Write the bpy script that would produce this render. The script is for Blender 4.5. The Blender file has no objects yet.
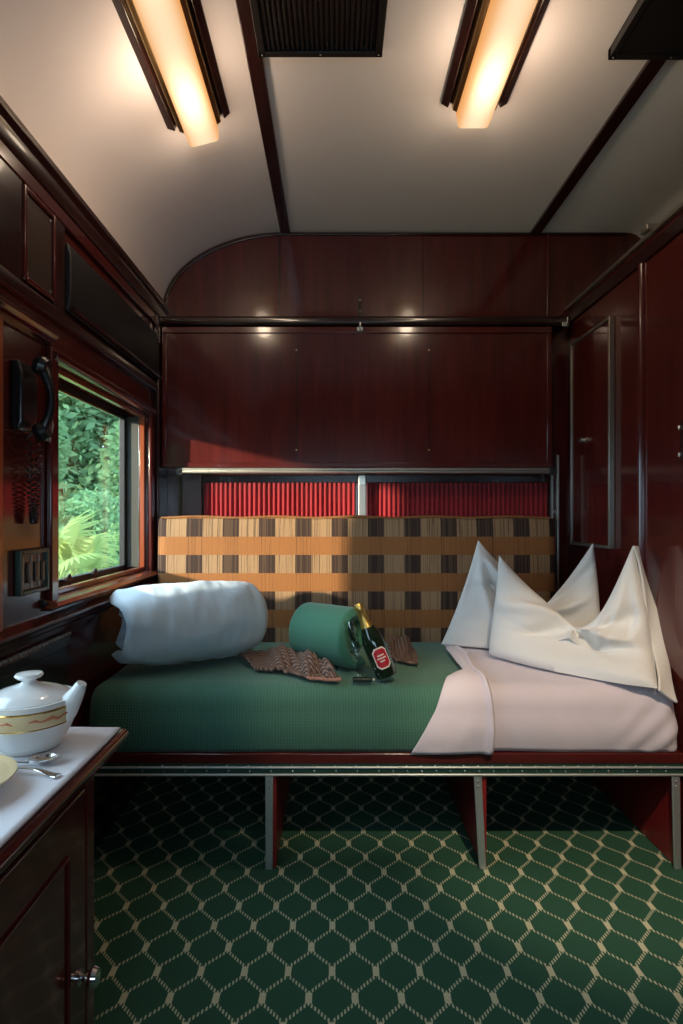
import bpy, math, random
from mathutils import Vector, Matrix, noise
R = math.radians
random.seed(7)
S = bpy.context.scene
COL = S.collection
F = 590.0; CX = 335.0; CY = 516.0; CH = 1.134      # focal length (px), vanishing point, eye height

def at(px, py, Y):
    """point seen at photograph position px, py when it stands Y metres from the eye"""
    return Vector(((px - CX) / F * Y, Y, CH - (py - CY) / F * Y))

# ------------------------------------------------------------------ materials
class NT:
    def __init__(s, name):
        s.mat = bpy.data.materials.new(name); s.mat.use_nodes = True
        s.t = s.mat.node_tree; s.t.nodes.clear()
        s.out = s.t.nodes.new('ShaderNodeOutputMaterial')
    def n(s, typ, **kw):
        nd = s.t.nodes.new(typ)
        for k, v in kw.items(): setattr(nd, k, v)
        return nd
    def put(s, sock, v):
        if hasattr(v, 'is_linked') or hasattr(v, 'node'): s.t.links.new(v, sock)
        elif v is not None: sock.default_value = v
    def m(s, op, a, b=None, c=None):
        nd = s.n('ShaderNodeMath', operation=op)
        for i, v in enumerate((a, b, c)):
            if v is not None: s.put(nd.inputs[i], v)
        return nd.outputs[0]
    def mix(s, f, a, b):
        nd = s.n('ShaderNodeMix', data_type='RGBA')
        s.put(nd.inputs[0], f)
        s.put(nd.inputs[6], (*a, 1) if isinstance(a, tuple) else a)
        s.put(nd.inputs[7], (*b, 1) if isinstance(b, tuple) else b)
        return nd.outputs[2]
    def coord(s):
        tc = s.n('ShaderNodeTexCoord'); sp = s.n('ShaderNodeSeparateXYZ')
        s.t.links.new(tc.outputs['Object'], sp.inputs[0])
        return tc.outputs['Object'], sp.outputs[0], sp.outputs[1], sp.outputs[2]
    def noise(s, vec, scale, detail=3, rough=.5, stretch=(1, 1, 1)):
        mp = s.n('ShaderNodeMapping'); mp.inputs['Scale'].default_value = stretch
        s.t.links.new(vec, mp.inputs[0])
        nz = s.n('ShaderNodeTexNoise'); nz.inputs['Scale'].default_value = scale
        nz.inputs['Detail'].default_value = detail; nz.inputs['Roughness'].default_value = rough
        s.t.links.new(mp.outputs[0], nz.inputs['Vector'])
        return nz.outputs['Fac']
    def bsdf(s, color, rough=.5, bump=None, bstr=.3, bdist=.005, **kw):
        p = s.n('ShaderNodeBsdfPrincipled')
        s.put(p.inputs['Base Color'], (*color, 1) if isinstance(color, tuple) else color)
        s.put(p.inputs['Roughness'], rough)
        for k, v in kw.items():
            s.put(p.inputs[k.replace('_', ' ')], v)
        if bump is not None:
            b = s.n('ShaderNodeBump'); b.inputs['Strength'].default_value = bstr; b.inputs['Distance'].default_value = bdist
            s.t.links.new(bump, b.inputs['Height']); s.t.links.new(b.outputs[0], p.inputs['Normal'])
        s.t.links.new(p.outputs[0], s.out.inputs[0])
        return s.mat

M = {}
def wood(name, c0, c1, rough=.17, stretch=(14, 14, 1.2), coat=.35):
    n = NT(name); v, x, y, z = n.coord()
    g = n.noise(v, 2.2, 6, .62, stretch)
    g2 = n.noise(v, .9, 3, .5, (3, 3, .6))
    f = n.m('ADD', n.m('MULTIPLY', g, .7), n.m('MULTIPLY', g2, .3))
    rm = n.n('ShaderNodeMapRange'); n.t.links.new(f, rm.inputs[0])
    rm.inputs[1].default_value = .32; rm.inputs[2].default_value = .68
    col = n.mix(rm.outputs[0], c0, c1)
    M[name] = n.bsdf(col, rough, Coat_Weight=coat, Coat_Roughness=.06)
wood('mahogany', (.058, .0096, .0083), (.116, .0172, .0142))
wood('mahogany_x', (.058, .0096, .0083), (.116, .0172, .0142), stretch=(1.2, 14, 14))
wood('mahogany_y', (.050, .008, .007), (.095, .015, .011), stretch=(14, 1.2, 14))
wood('sunlit_wood', (.22, .050, .018), (.36, .085, .030))  # lighter, more orange wood: the sun's glow on it is put into the colour
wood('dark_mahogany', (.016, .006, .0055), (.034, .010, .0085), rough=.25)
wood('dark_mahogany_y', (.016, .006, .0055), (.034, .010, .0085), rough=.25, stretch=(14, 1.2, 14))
wood('red_board', (.20, .012, .014), (.32, .022, .022), rough=.4, coat=.05)

def plain(name, c, rough=.5, metal=0., bump_scale=None, bstr=.2, var=0., **kw):
    n = NT(name); v, x, y, z = n.coord()
    col = c
    nz = n.noise(v, bump_scale or 8, 4)
    if var: col = n.mix(nz, tuple(k * (1 - var) for k in c), tuple(min(1, k * (1 + var)) for k in c))
    M[name] = n.bsdf(col, rough, nz if bump_scale else None, bstr, .002, Metallic=metal, **kw)
plain('ceiling_paint', (.80, .715, .69), .55, bump_scale=3, bstr=.05)
plain('black_metal', (.012, .011, .011), .35)
plain('black_plastic', (.010, .010, .011), .28)
plain('rubber', (.012, .012, .014), .5)
plain('chrome', (.75, .75, .74), .16, 1.)
plain('steel', (.62, .66, .64), .38, .75)
plain('alloy', (.42, .39, .34), .36, .85)
plain('brass', (.70, .48, .22), .3, 1.)
plain('grey_metal', (.35, .34, .32), .45, .4)
plain('jamb_grey', (.045, .045, .038), .6)
plain('green_enamel', (.02, .055, .04), .35)
plain('panel_plate', (.07, .05, .04), .35, .3)
plain('switch_face', (.10, .07, .06), .35)
plain('porcelain', (.82, .80, .76), .12, Coat_Weight=.5)
plain('cream_glaze', (.75, .58, .33), .14, Coat_Weight=.5)
plain('gold', (.75, .48, .16), .22, 1.)
plain('rose_glaze', (.6, .2, .1), .3)
plain('bottle_glass', (.008, .018, .010), .06, Coat_Weight=.6)
plain('foil', (.62, .42, .12), .32, .9, bump_scale=120, bstr=.6)
plain('label_red', (.42, .015, .03), .4)
plain('label_white', (.75, .68, .62), .45)
plain('dark_case', (.012, .022, .016), .4)
plain('trunk', (.10, .09, .06), .8, var=.3)
plain('soil_grass', (.10, .14, .045), .9, var=.5, bump_scale=6)
plain('back_panel', (.06, .022, .018), .4)

def leaf(name, c0, c1):
    n = NT(name); v, x, y, z = n.coord()
    col = n.mix(n.noise(v, 2.5, 3), c0, c1)
    d = n.n('ShaderNodeBsdfDiffuse'); n.put(d.inputs[0], col)
    tr = n.n('ShaderNodeBsdfTranslucent'); n.put(tr.inputs[0], col)
    mx = n.n('ShaderNodeMixShader'); mx.inputs[0].default_value = .4
    n.t.links.new(d.outputs[0], mx.inputs[1]); n.t.links.new(tr.outputs[0], mx.inputs[2])
    n.t.links.new(mx.outputs[0], n.out.inputs[0]); M[name] = n.mat
leaf('leaf_tree', (.135, .27, .12), (.25, .41, .20))
leaf('leaf_dark', (.12, .24, .12), (.21, .35, .18))
leaf('leaf_palm', (.18, .29, .08), (.36, .46, .18))
leaf('leaf_bush', (.13, .25, .09), (.26, .40, .17))

def cloth(name, c, scale=400, bstr=.25, var=.06, sheen=.2, rough=.85):
    n = NT(name); v, x, y, z = n.coord()
    w = n.noise(v, 3, 4)
    fine = n.noise(v, scale, 2)
    big = n.noise(v, 26, 3)
    col = n.mix(w, tuple(k * (1 - var) for k in c), tuple(min(1, k * (1 + var)) for k in c))
    h = n.m('ADD', n.m('MULTIPLY', fine, .25), big)
    M[name] = n.bsdf(col, rough, h, bstr, .004, Sheen_Weight=sheen)
cloth('duvet_cotton', (.68, .79, .85))
cloth('pillow_cotton', (.76, .76, .74))
cloth('sheet_cotton', (.70, .63, .69), bstr=.12)
cloth('table_linen', (.85, .84, .87), bstr=.1)
cloth('red_curtain', (.32, .011, .019), bstr=.1)
cloth('roll_wool', (.045, .19, .125), scale=250, bstr=.2)
cloth('fringe_pink', (.42, .20, .15))

# green ribbed bedspread
n = NT('bedspread'); v, x, y, z = n.coord()
u = n.m('ADD', y, n.m('MULTIPLY', z, 1.0))
rib = n.m('SINE', n.m('MULTIPLY', x, 2 * math.pi / .0095))
rib2 = n.m('SINE', n.m('MULTIPLY', u, 2 * math.pi / .0095))
h = n.m('MULTIPLY', n.m('ADD', rib, n.m('MULTIPLY', rib2, .5)), .3)
col = n.mix(n.m('MULTIPLY_ADD', h, .8, .5), (.035, .125, .085), (.075, .20, .135))
M['bedspread'] = n.bsdf(col, .9, h, .6, .0025, Sheen_Weight=.15)

# knitted scarf
n = NT('brown_knit'); v, x, y, z = n.coord()
nz = n.noise(v, 90, 3)
a = n.m('SINE', n.m('MULTIPLY', n.m('ADD', x, y), 2 * math.pi / .013))
col = n.mix(n.m('MULTIPLY_ADD', n.m('ADD', a, nz), .35, .2), (.070, .038, .030), (.40, .27, .21))
M['brown_knit'] = n.bsdf(col, .95, n.m('ADD', a, n.m('MULTIPLY', nz, 2)), .9, .003)

# plaid upholstery
n = NT('plaid'); v, x, y, z = n.coord()
PX, PZ = .160, .160
fx = n.m('FRACT', n.m('DIVIDE', n.m('ADD', x, .619 + PX * 10 + .036), PX))
fz = n.m('FRACT', n.m('DIVIDE', n.m('ADD', z, -1.083 + PZ * 20 + .040), PZ))
A = n.m('LESS_THAN', fx, .45)
B = n.m('LESS_THAN', fz, .5)
st = n.noise(v, 1, 2, .8, (210, .01, 1.2))
st2 = n.noise(v, 1, 1, .5, (120, .01, .6))
s_thin = n.m('GREATER_THAN', st, .57)
s_wide = n.m('GREATER_THAN', st2, .52)
plush = n.noise(v, 220, 2)
orange = n.mix(plush, (.26, .100, .028), (.39, .160, .052))
beige = n.mix(plush, (.31, .18, .09), (.42, .26, .14))
brown = (.040, .020, .014)
c_Bb = n.mix(n.m('MULTIPLY', s_thin, .12), orange, brown)
c_Ab = n.mix(n.m('MULTIPLY', s_thin, .55), orange, brown)
c_Ba = n.mix(n.m('MULTIPLY', s_thin, .72), beige, brown)
c_Aa = n.mix(n.m('MULTIPLY', s_wide, .14), (.045, .024, .017), beige)
col = n.mix(B, n.mix(A, c_Bb, c_Ab), n.mix(A, c_Ba, c_Aa))
M['plaid'] = n.bsdf(col, .95, plush, .3, .003)

# carpet: twisted rope net with pale knots on green
n = NT('carpet'); v, x, y, z = n.coord()
wob = n.noise(v, 35, 2)
xx = n.m('ADD', x, n.m('MULTIPLY', n.m('SUBTRACT', wob, .5), .004))
LX, LY = .109, .164
def tri(s, off, L):
    f = n.m('FRACT', n.m('ADD', n.m('DIVIDE', n.m('SUBTRACT', s, off), L), 100.5))
    return n.m('MULTIPLY', n.m('ABSOLUTE', n.m('SUBTRACT', f, .5)), L)
p = tri(xx, -.0618, LX); q = tri(y, 1.552, LY)
def knot(a, b):
    return n.m('MULTIPLY', n.m('LESS_THAN', a, .0080), n.m('LESS_THAN', b, .0155))
K = n.m('MAXIMUM', knot(p, q), knot(n.m('SUBTRACT', LX / 2, p), n.m('SUBTRACT', LY / 2, q)))
dl = n.m('ABSOLUTE', n.m('SUBTRACT', q, n.m('MULTIPLY_ADD', p, .053 / .0545, .0145)))
onl = n.m('LESS_THAN', dl, .0062)
tick = n.m('LESS_THAN', n.m('FRACT', n.m('DIVIDE', n.m('ADD', p, n.m('MULTIPLY', q, .12)), .0088)), .52)
Lm = n.m('MULTIPLY', onl, tick)
pile = n.noise(v, 420, 2, .7)
green = n.mix(pile, (.014, .072, .040), (.036, .130, .072))
pale = n.mix(pile, (.50, .50, .30), (.78, .74, .50))
rope = n.mix(pile, (.44, .46, .28), (.68, .66, .45))
col = n.mix(K, n.mix(Lm, green, rope), pale)
M['carpet'] = n.bsdf(col, .95, n.m('ADD', pile, n.m('MULTIPLY', n.m('MAXIMUM', K, Lm), .4)), .5, .004)

# opal lamp glass, lit by the tube behind it
n = NT('opal_glow'); v, x, y, z = n.coord()
ax = n.m('DIVIDE', n.m('ABSOLUTE', x), .056)
edge = n.m('POWER', n.m('MINIMUM', ax, 1.0), 2.2)
hot = n.m('ADD', n.m('POWER', 2.718, n.m('MULTIPLY', n.m('POWER', n.m('DIVIDE', n.m('SUBTRACT', y, .26), .11), 2.0), -1.0)),
          n.m('POWER', 2.718, n.m('MULTIPLY', n.m('POWER', n.m('DIVIDE', n.m('ADD', y, .26), .11), 2.0), -1.0)))
col = n.mix(edge, (1.0, .74, .46), (.82, .36, .11))
em = n.n('ShaderNodeEmission'); n.put(em.inputs[0], col)
st = n.m('MULTIPLY_ADD', n.m('MULTIPLY', hot, n.m('SUBTRACT', 1.0, edge)), 1.5, 1.05)
n.put(em.inputs[1], st)
n.t.links.new(em.outputs[0], n.out.inputs[0]); M['opal_glow'] = n.mat

def glassy(name, tint, gl=.08, rough=.02):
    n = NT(name)
    tr = n.n('ShaderNodeBsdfTransparent'); tr.inputs[0].default_value = (*tint, 1)
    g = n.n('ShaderNodeBsdfGlossy'); g.inputs[1].default_value = rough
    lw_ = n.n('ShaderNodeLayerWeight'); lw_.inputs[0].default_value = .5
    fr = n.m('MULTIPLY', n.m('POWER', lw_.outputs[1], 5.0), .9)
    mx = n.n('ShaderNodeMixShader')
    n.t.links.new(n.m('MINIMUM', n.m('ADD', fr, gl), 1.0), mx.inputs[0])
    n.t.links.new(tr.outputs[0], mx.inputs[1]); n.t.links.new(g.outputs[0], mx.inputs[2])
    n.t.links.new(mx.outputs[0], n.out.inputs[0]); M[name] = n.mat
glassy('pane_glass', (.95, .98, .96), .03)
glassy('clear_glass', (.92, .95, .94), .075)

# ------------------------------------------------------------------ mesh helpers
class MB:
    def __init__(s): s.v = []; s.f = []
    def box(s, x0, x1, y0, y1, z0, z1):
        b = len(s.v)
        s.v += [(x, y, z) for z in (z0, z1) for y in (y0, y1) for x in (x0, x1)]
        for q in ((0, 2, 3, 1), (4, 5, 7, 6), (0, 1, 5, 4), (2, 6, 7, 3), (0, 4, 6, 2), (1, 3, 7, 5)):
            s.f.append(tuple(b + i for i in q))
        return s
    def prism(s, poly, axis, a0, a1):
        """poly of 2-D points swept along axis from a0 to a1"""
        b = len(s.v); n_ = len(poly)
        for a in (a0, a1):
            for (p_, q_) in poly:
                s.v.append({'x': (a, p_, q_), 'y': (p_, a, q_), 'z': (p_, q_, a)}[axis])
        s.f.append(tuple(b + i for i in range(n_))); s.f.append(tuple(b + n_ + i for i in reversed(range(n_))))
        for i in range(n_):
            j = (i + 1) % n_
            s.f.append((b + i, b + n_ + i, b + n_ + j, b + j))
        return s
    def tube(s, pts, r, seg=10, caps=True):
        pts = [Vector(p_) for p_ in pts]; rr = r if isinstance(r, (list, tuple)) else [r] * len(pts)
        b = len(s.v); up = None
        for i, p_ in enumerate(pts):
            d = (pts[min(i + 1, len(pts) - 1)] - pts[max(i - 1, 0)]).normalized()
            if up is None:
                up = d.orthogonal().normalized()
            up = (up - d * up.dot(d)).normalized(); sd = d.cross(up)
            for k in range(seg):
                a = 2 * math.pi * k / seg
                s.v.append(tuple(p_ + (up * math.cos(a) + sd * math.sin(a)) * rr[i]))
        for i in range(len(pts) - 1):
            for k in range(seg):
                k2 = (k + 1) % seg
                s.f.append((b + i * seg + k, b + i * seg + k2, b + (i + 1) * seg + k2, b + (i + 1) * seg + k))
        if caps:
            s.f.append(tuple(b + k for k in reversed(range(seg))))
            e = b + (len(pts) - 1) * seg
            s.f.append(tuple(e + k for k in range(seg)))
        return s
    def lathe(s, prof, mat=Matrix(), seg=40):
        b = len(s.v)
        for (r, z) in prof:
            for k in range(seg):
                a = 2 * math.pi * k / seg
                s.v.append(tuple(mat @ Vector((r * math.cos(a), r * math.sin(a), z))))
        for i in range(len(prof) - 1):
            for k in range(seg):
                k2 = (k + 1) % seg
                s.f.append((b + i * seg + k, b + i * seg + k2, b + (i + 1) * seg + k2, b + (i + 1) * seg + k))
        if prof[0][0] > 1e-4: s.f.append(tuple(b + k for k in reversed(range(seg))))
        if prof[-1][0] > 1e-4:
            e = b + (len(prof) - 1) * seg; s.f.append(tuple(e + k for k in range(seg)))
        return s
    def grid(s, fn, nu, nv, flip=False):
        b = len(s.v)
        for i in range(nu + 1):
            for j in range(nv + 1): s.v.append(tuple(fn(i / nu, j / nv)))
        for i in range(nu):
            for j in range(nv):
                q = (b + i * (nv + 1) + j, b + (i + 1) * (nv + 1) + j, b + (i + 1) * (nv + 1) + j + 1, b + i * (nv + 1) + j + 1)
                s.f.append(q[::-1] if flip else q)
        return s
    def blob(s, c, r, seg=12):
        prof = [(max(1e-5, math.sin(math.pi * i / 8)), -math.cos(math.pi * i / 8)) for i in range(9)]
        r = r if isinstance(r, tuple) else (r, r, r)
        return s.lathe(prof, Matrix.Translation(c) @ Matrix.Diagonal((*r, 1)), seg)
    def build(s, name, mat, parent=None, bevel=0., smooth=True, weld=False, solid=0., off=0., sub=0, angle=35):
        me = bpy.data.meshes.new(name); me.from_pydata([tuple(p_) for p_ in s.v], [], s.f)
        if weld:
            import bmesh
            bm = bmesh.new(); bm.from_mesh(me)
            bmesh.ops.remove_doubles(bm, verts=bm.verts, dist=1e-4); bmesh.ops.recalc_face_normals(bm, faces=bm.faces)
            bm.to_mesh(me); bm.free()
        me.materials.append(M[mat])
        if smooth:
            for p_ in me.polygons: p_.use_smooth = True
            me.set_sharp_from_angle(angle=R(angle))
        o = bpy.data.objects.new(name, me); COL.objects.link(o)
        if parent is not None:
            o.parent = parent; o.matrix_parent_inverse = INV[root_of(parent).name].copy()
            if parent.type == 'MESH' and parent.parent: o.matrix_parent_inverse = Matrix()
        if solid:
            md = o.modifiers.new('s', 'SOLIDIFY'); md.thickness = solid; md.offset = off
        if bevel:
            md = o.modifiers.new('b', 'BEVEL'); md.width = bevel; md.segments = 3; md.limit_method = 'ANGLE'; md.harden_normals = False
        if sub:
            md = o.modifiers.new('u', 'SUBSURF'); md.levels = sub; md.render_levels = sub
        return o
INV = {}
def root_of(o):
    while o.parent: o = o.parent
    return o
def tag(o, label, cat, group=None):
    o['label'] = label; o['category'] = cat
    if group: o['group'] = group
    INV[o.name] = o.matrix_basis.inverted() if o.type == 'EMPTY' else Matrix()
    return o
def thing(name, label, cat, loc, group=None, rot=None):
    o = bpy.data.objects.new(name, None); COL.objects.link(o)
    o.location = loc; o.empty_display_size = .1
    if rot: o.rotation_euler = rot
    tag(o, label, cat, group)
    return o
def local(o, parent):
    """part whose mesh is already in its thing's own frame"""
    o.parent = parent; o.matrix_parent_inverse = Matrix(); return o
def struct(o):
    o['kind'] = 'structure'; INV[o.name] = Matrix(); return o
def fbm(p_, sc=1., oct=3):
    a = 0; w = 1.
    for i in range(oct):
        a += w * noise.noise(Vector(p_) * sc * (2 ** i)); w *= .5
    return a
def catmull(P, t):
    n_ = len(P) - 1; x = min(max(t, 0), 1) * n_; i = min(int(x), n_ - 1); f = x - i
    p0 = P[max(i - 1, 0)]; p1 = P[i]; p2 = P[i + 1]; p3 = P[min(i + 2, n_)]
    return .5 * ((2 * p1) + (p2 - p0) * f + (2 * p0 - 5 * p1 + 4 * p2 - p3) * f * f + (3 * p1 - p0 - 3 * p2 + p3) * f ** 3)

# ------------------------------------------------------------------ the room
XL, XR, YB, YF = -.83, 1.12, 2.84, -1.0
ZC, ZS = 2.500, 2.13           # flat ceiling, spring of the cove on the left
XO = 1.50                      # outer wall above the right partition
struct(MB().box(XL - .12, XO, YF, YB, -.04, 0).build('floor', 'carpet', smooth=False))
# ceiling with a deep cove on the window side and a tight one on the other
prof = []
for i in range(25):
    a = math.pi / 2 * i / 24
    prof.append((-.24 - .59 * math.cos(a), ZS + (ZC - ZS) * math.sin(a)))
for i in range(1, 7):
    a = math.pi / 2 * i / 6
    prof.append((1.40 + .10 * math.sin(a), ZC - .10 + .10 * math.cos(a)))
outer = [(x - .02 if x < 0 else x + .02, z + .03) for x, z in prof]
struct(MB().prism(prof + outer[::-1], 'y', YF, YB + .02).build('ceiling', 'ceiling_paint', angle=25))
def ceil_z(x):
    if x < -.24: return ZS + (ZC - ZS) * math.sqrt(max(0, 1 - ((x + .24) / .59) ** 2))
    return ZC

# back wall with its top following the ceiling
poly = [(XL, 0), (XO, 0), (XO, ZC - .1)] + [(x, z) for x, z in reversed(prof[:-1])] + [(XL, ZS)]
struct(MB().prism(poly, 'y', YB, YB + .1).build('wall_back', 'mahogany', smooth=False))
# wall behind the eye
fw0, fw1, fz0, fz1 = -.60, .70, .92, 1.50
fwm = MB().box(XL, fw0, YF - .1, YF, 0, ZS).box(fw1, XO, YF - .1, YF, 0, ZS).box(fw0, fw1, YF - .1, YF, 0, fz0).box(fw0, fw1, YF - .1, YF, fz1, ZS)
fwm.prism([(XL, ZS), (XO, ZS), (XO, ZC - .1)] + [(x, z) for x, z in reversed(prof[:-1])], 'y', YF - .1, YF)
struct(fwm.build('wall_front', 'dark_mahogany', smooth=False))
w2 = MB()
for a, b_ in ((fw0, fw0 + .03), (fw1 - .03, fw1), (.03, .08)): w2.box(a, b_, YF - .07, YF - .03, fz0, fz1)
for a, b_ in ((fz0, fz0 + .03), (fz1 - .03, fz1)): w2.box(fw0, fw1, YF - .07, YF - .03, a, b_)
W2 = struct(w2.build('fill_window', 'mahogany', bevel=.003))  # unseen window, added to let fill light in from the front
wp = MB().box(fw0 + .02, fw1 - .02, YF - .052, YF - .048, fz0 + .02, fz1 - .02).build('window_pane', 'pane_glass'); wp.parent = W2
# right partition (stops below the ceiling) and the outer wall behind it
struct(MB().box(XR, XO, YF, YB, 0, 2.12).build('wall_right', 'mahogany', smooth=False))
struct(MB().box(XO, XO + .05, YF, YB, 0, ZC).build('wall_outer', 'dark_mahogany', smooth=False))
tb_ = MB().box(XR - .03, XR + .01, 2.06, 2.11, 2.136, 2.158)
# left wall with the window opening
WY0, WY1, WZ0, WZ1 = 1.737, 2.62, .895, 1.585
lw = MB()
VY0, VY1 = .30, 1.28
lw.box(XL - .12, XL, YF, VY0, 0, ZS + .05); lw.box(XL - .12, XL, VY1, WY0, 0, ZS + .05); lw.box(XL - .12, XL, VY0, VY1, 0, WZ0); lw.box(XL - .12, XL, VY0, VY1, WZ1, ZS + .05); lw.box(XL - .12, XL, WY1, YB, 0, ZS + .05)
lw.box(XL - .12, XL, WY0, WY1, 0, WZ0); lw.box(XL - .12, XL, WY0, WY1, WZ1, ZS + .05)
struct(lw.build('wall_left', 'mahogany_y', smooth=False))

tr_n = [0]
def trim(mb, mat, bevel=.004):
    tr_n[0] += 1
    return struct(mb.build('trim_%d' % tr_n[0], mat, bevel=bevel))
# cornice along the window wall
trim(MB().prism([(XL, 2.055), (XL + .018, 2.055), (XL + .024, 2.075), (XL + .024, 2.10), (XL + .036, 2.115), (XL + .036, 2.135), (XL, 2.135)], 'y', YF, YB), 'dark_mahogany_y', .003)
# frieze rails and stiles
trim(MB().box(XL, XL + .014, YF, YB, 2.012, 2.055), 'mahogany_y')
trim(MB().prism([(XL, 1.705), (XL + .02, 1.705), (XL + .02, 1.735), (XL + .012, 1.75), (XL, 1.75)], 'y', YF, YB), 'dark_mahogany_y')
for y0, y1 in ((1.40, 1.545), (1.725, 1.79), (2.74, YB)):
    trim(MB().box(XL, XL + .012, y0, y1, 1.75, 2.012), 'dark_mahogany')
# pelmet ledge over the phone and window
trim(MB().prism([(XL, 1.622), (XL + .022, 1.628), (XL + .026, 1.64), (XL + .038, 1.648), (XL + .038, 1.656), (XL + .012, 1.664), (XL, 1.664)], 'y', 1.30, 1.70), 'mahogany_y', .002)
# window casing
trim(MB().prism([(XL, WZ1), (XL + .016, WZ1), (XL + .030, 1.592), (XL + .034, 1.606), (XL + .020, 1.612), (XL + .016, 1.622), (XL, 1.624)], 'y', 1.70, 2.64), 'mahogany_y', .002)
trim(MB().box(XL, XL + .018, 1.692, WY0, .86, 1.622), 'mahogany', .005)
trim(MB().box(XL, XL + .016, WY1, 2.665, .86, 1.60), 'mahogany', .005)
trim(MB().box(XL, XL + .024, 2.70, YB, .60, 2.06), 'dark_mahogany', .006)
trim(MB().box(XL, XL + .02, 1.395, 1.446, .850, 1.622), 'sunlit_wood', .006)
# window board, chair rail with steps under it
trim(MB().prism([(XL, .868), (XL + .034, .868), (XL + .040, .876), (XL + .034, .886), (XL, .893)], 'y', 1.69, 2.68), 'sunlit_wood', .002)
trim(MB().prism([(XL, .792), (XL + .016, .792), (XL + .018, .806), (XL + .028, .812), (XL + .030, .824), (XL + .046, .832), (XL + .046, .842), (XL, .850)], 'y', YF, 2.66), 'mahogany_y', .0015)
# lower panel framing of the window wall
trim(MB().box(XL, XL + .016, 1.10, 1.82, .735, .768).box(XL, XL + .010, 1.10, 1.82, .40, .735), 'dark_mahogany_y', .003)
sl = MB()
for i in range(30):
    sl.box(XL + .010, XL + .019, 1.12 + i * .0235, 1.12 + i * .0235 + .014, .770, .778)
trim(sl, 'grey_metal', .001)

# window_1: frame, rubber, pane
win = MB()
fx0, fx1 = XL - .035, XL - .012
win.box(fx0, fx1, WY0, WY1, WZ0, WZ0 + .016); win.box(fx0, fx1, WY0, WY1, WZ1 - .016, WZ1)
win.box(fx0, fx1, WY0, WY0 + .014, WZ0, WZ1); win.box(fx0, fx1, WY1 - .014, WY1, WZ0, WZ1)
W1 = struct(win.build('window_1', 'sunlit_wood', bevel=.003))
def wpart(mb, name, mat, b=.002, parent=None):
    o = mb.build(name, mat, bevel=b); o.parent = parent or W1; return o
rub = MB(); gx0, gx1 = XL - .118, XL - .092
rub.box(gx0, gx1, WY0, WY1, WZ0, WZ0 + .024); rub.box(gx0, gx1, WY0, WY1, WZ1 - .026, WZ1)
rub.box(gx0, gx1, WY0, WY0 + .030, WZ0, WZ1); rub.box(gx0, gx1, WY1 - .030, WY1, WZ0, WZ1)
wpart(rub, 'black_sash', 'rubber', .004)
ch = MB()
ch.box(XL - .092, XL - .035, WY1 - .010, WY1, WZ0 + .012, WZ1 - .012)
wpart(ch, 'jamb_channel', 'jamb_grey', .002)
bd = MB(); bd.box(XL - .037, XL - .035, WY1 - .016, WY1 - .010, WZ0 + .016, WZ1 - .016)
wpart(bd, 'chrome_bead', 'chrome', .001)
tb = MB(); tb.box(XL - .095, XL - .088, WY0, WY1, WZ1 - .034, WZ1 - .026)
wpart(tb, 'top_bead', 'chrome', .001)
wpart(MB().box(XL - .107, XL - .103, WY0 + .01, WY1 - .01, WZ0 + .01, WZ1 - .01), 'window_pane', 'pane_glass', 0)
for yy in (2.02, 2.24):
    k = MB().box(XL - .092, XL - .078, yy - .02, yy + .02, WZ0 + .016, WZ0 + .030).blob((XL - .080, yy, WZ0 + .034), .007)
    wpart(k, 'sash_catch', 'black_metal', .002)
w3 = MB()
for a, b_ in ((VY0, VY0 + .03), (VY1 - .03, VY1)): w3.box(XL - .11, XL - .03, a, b_, WZ0, WZ1)
for a, b_ in ((WZ0, WZ0 + .03), (WZ1 - .03, WZ1)): w3.box(XL - .11, XL - .03, VY0 + .03, VY1 - .03, a, b_)
W3 = struct(w3.build('window_3', 'sunlit_wood', bevel=.003))
wpart(MB().box(XL - .09, XL - .086, VY0 + .02, VY1 - .02, WZ0 + .02, WZ1 - .02), 'window_pane', 'pane_glass', 0, W3)
# ceiling strips
def strip(x0, x1, y0, name_mat='dark_mahogany_y'):
    trim(MB().box(x0, x1, y0, YB, ZC - .016, ZC + .004), name_mat, .004)
strip(-.262, -.214, YF); strip(.935, .985, YF)
# back wall: edge bead under the ceiling, ledge, upright at the right end
bead = MB(); P = []
for i in range(0, 25):
    P.append((prof[i][0] + .004, prof[i][1] - .006))
P.append((1.40, ZC - .006))
inner = [(x + (.012 if i < 24 else 0), z - .012) for i, (x, z) in enumerate(P)]
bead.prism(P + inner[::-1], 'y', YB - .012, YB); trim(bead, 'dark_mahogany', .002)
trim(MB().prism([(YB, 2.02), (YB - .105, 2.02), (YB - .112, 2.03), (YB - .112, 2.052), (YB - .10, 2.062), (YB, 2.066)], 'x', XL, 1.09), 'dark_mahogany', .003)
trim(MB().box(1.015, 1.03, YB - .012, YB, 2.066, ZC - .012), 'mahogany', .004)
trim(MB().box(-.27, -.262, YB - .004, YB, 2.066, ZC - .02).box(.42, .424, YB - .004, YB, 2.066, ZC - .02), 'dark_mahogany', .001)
# cap rail on the right partition, half round post, lower rail
trim(MB().box(XR - .016, XR + .03, YF, YB, 2.12, 2.136), 'alloy', .004)
trim(tb_, 'alloy', .004)
trim(MB().box(XR - .010, XR, YF, YB, 2.05, 2.10), 'dark_mahogany_y')
mbp = MB(); mbp.lathe([(.016, .02), (.016, 2.05)], Matrix.Translation((XR, 2.15, 0)), 20); trim(mbp, 'mahogany', 0)
struct(MB().box(XL, XL + .016, YF, YB, 0, .09).build('baseboard_left', 'dark_mahogany_y', bevel=.004))
struct(MB().box(XL + .016, XR, YB - .016, YB, 0, .09).build('baseboard_back', 'dark_mahogany', bevel=.004))

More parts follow.
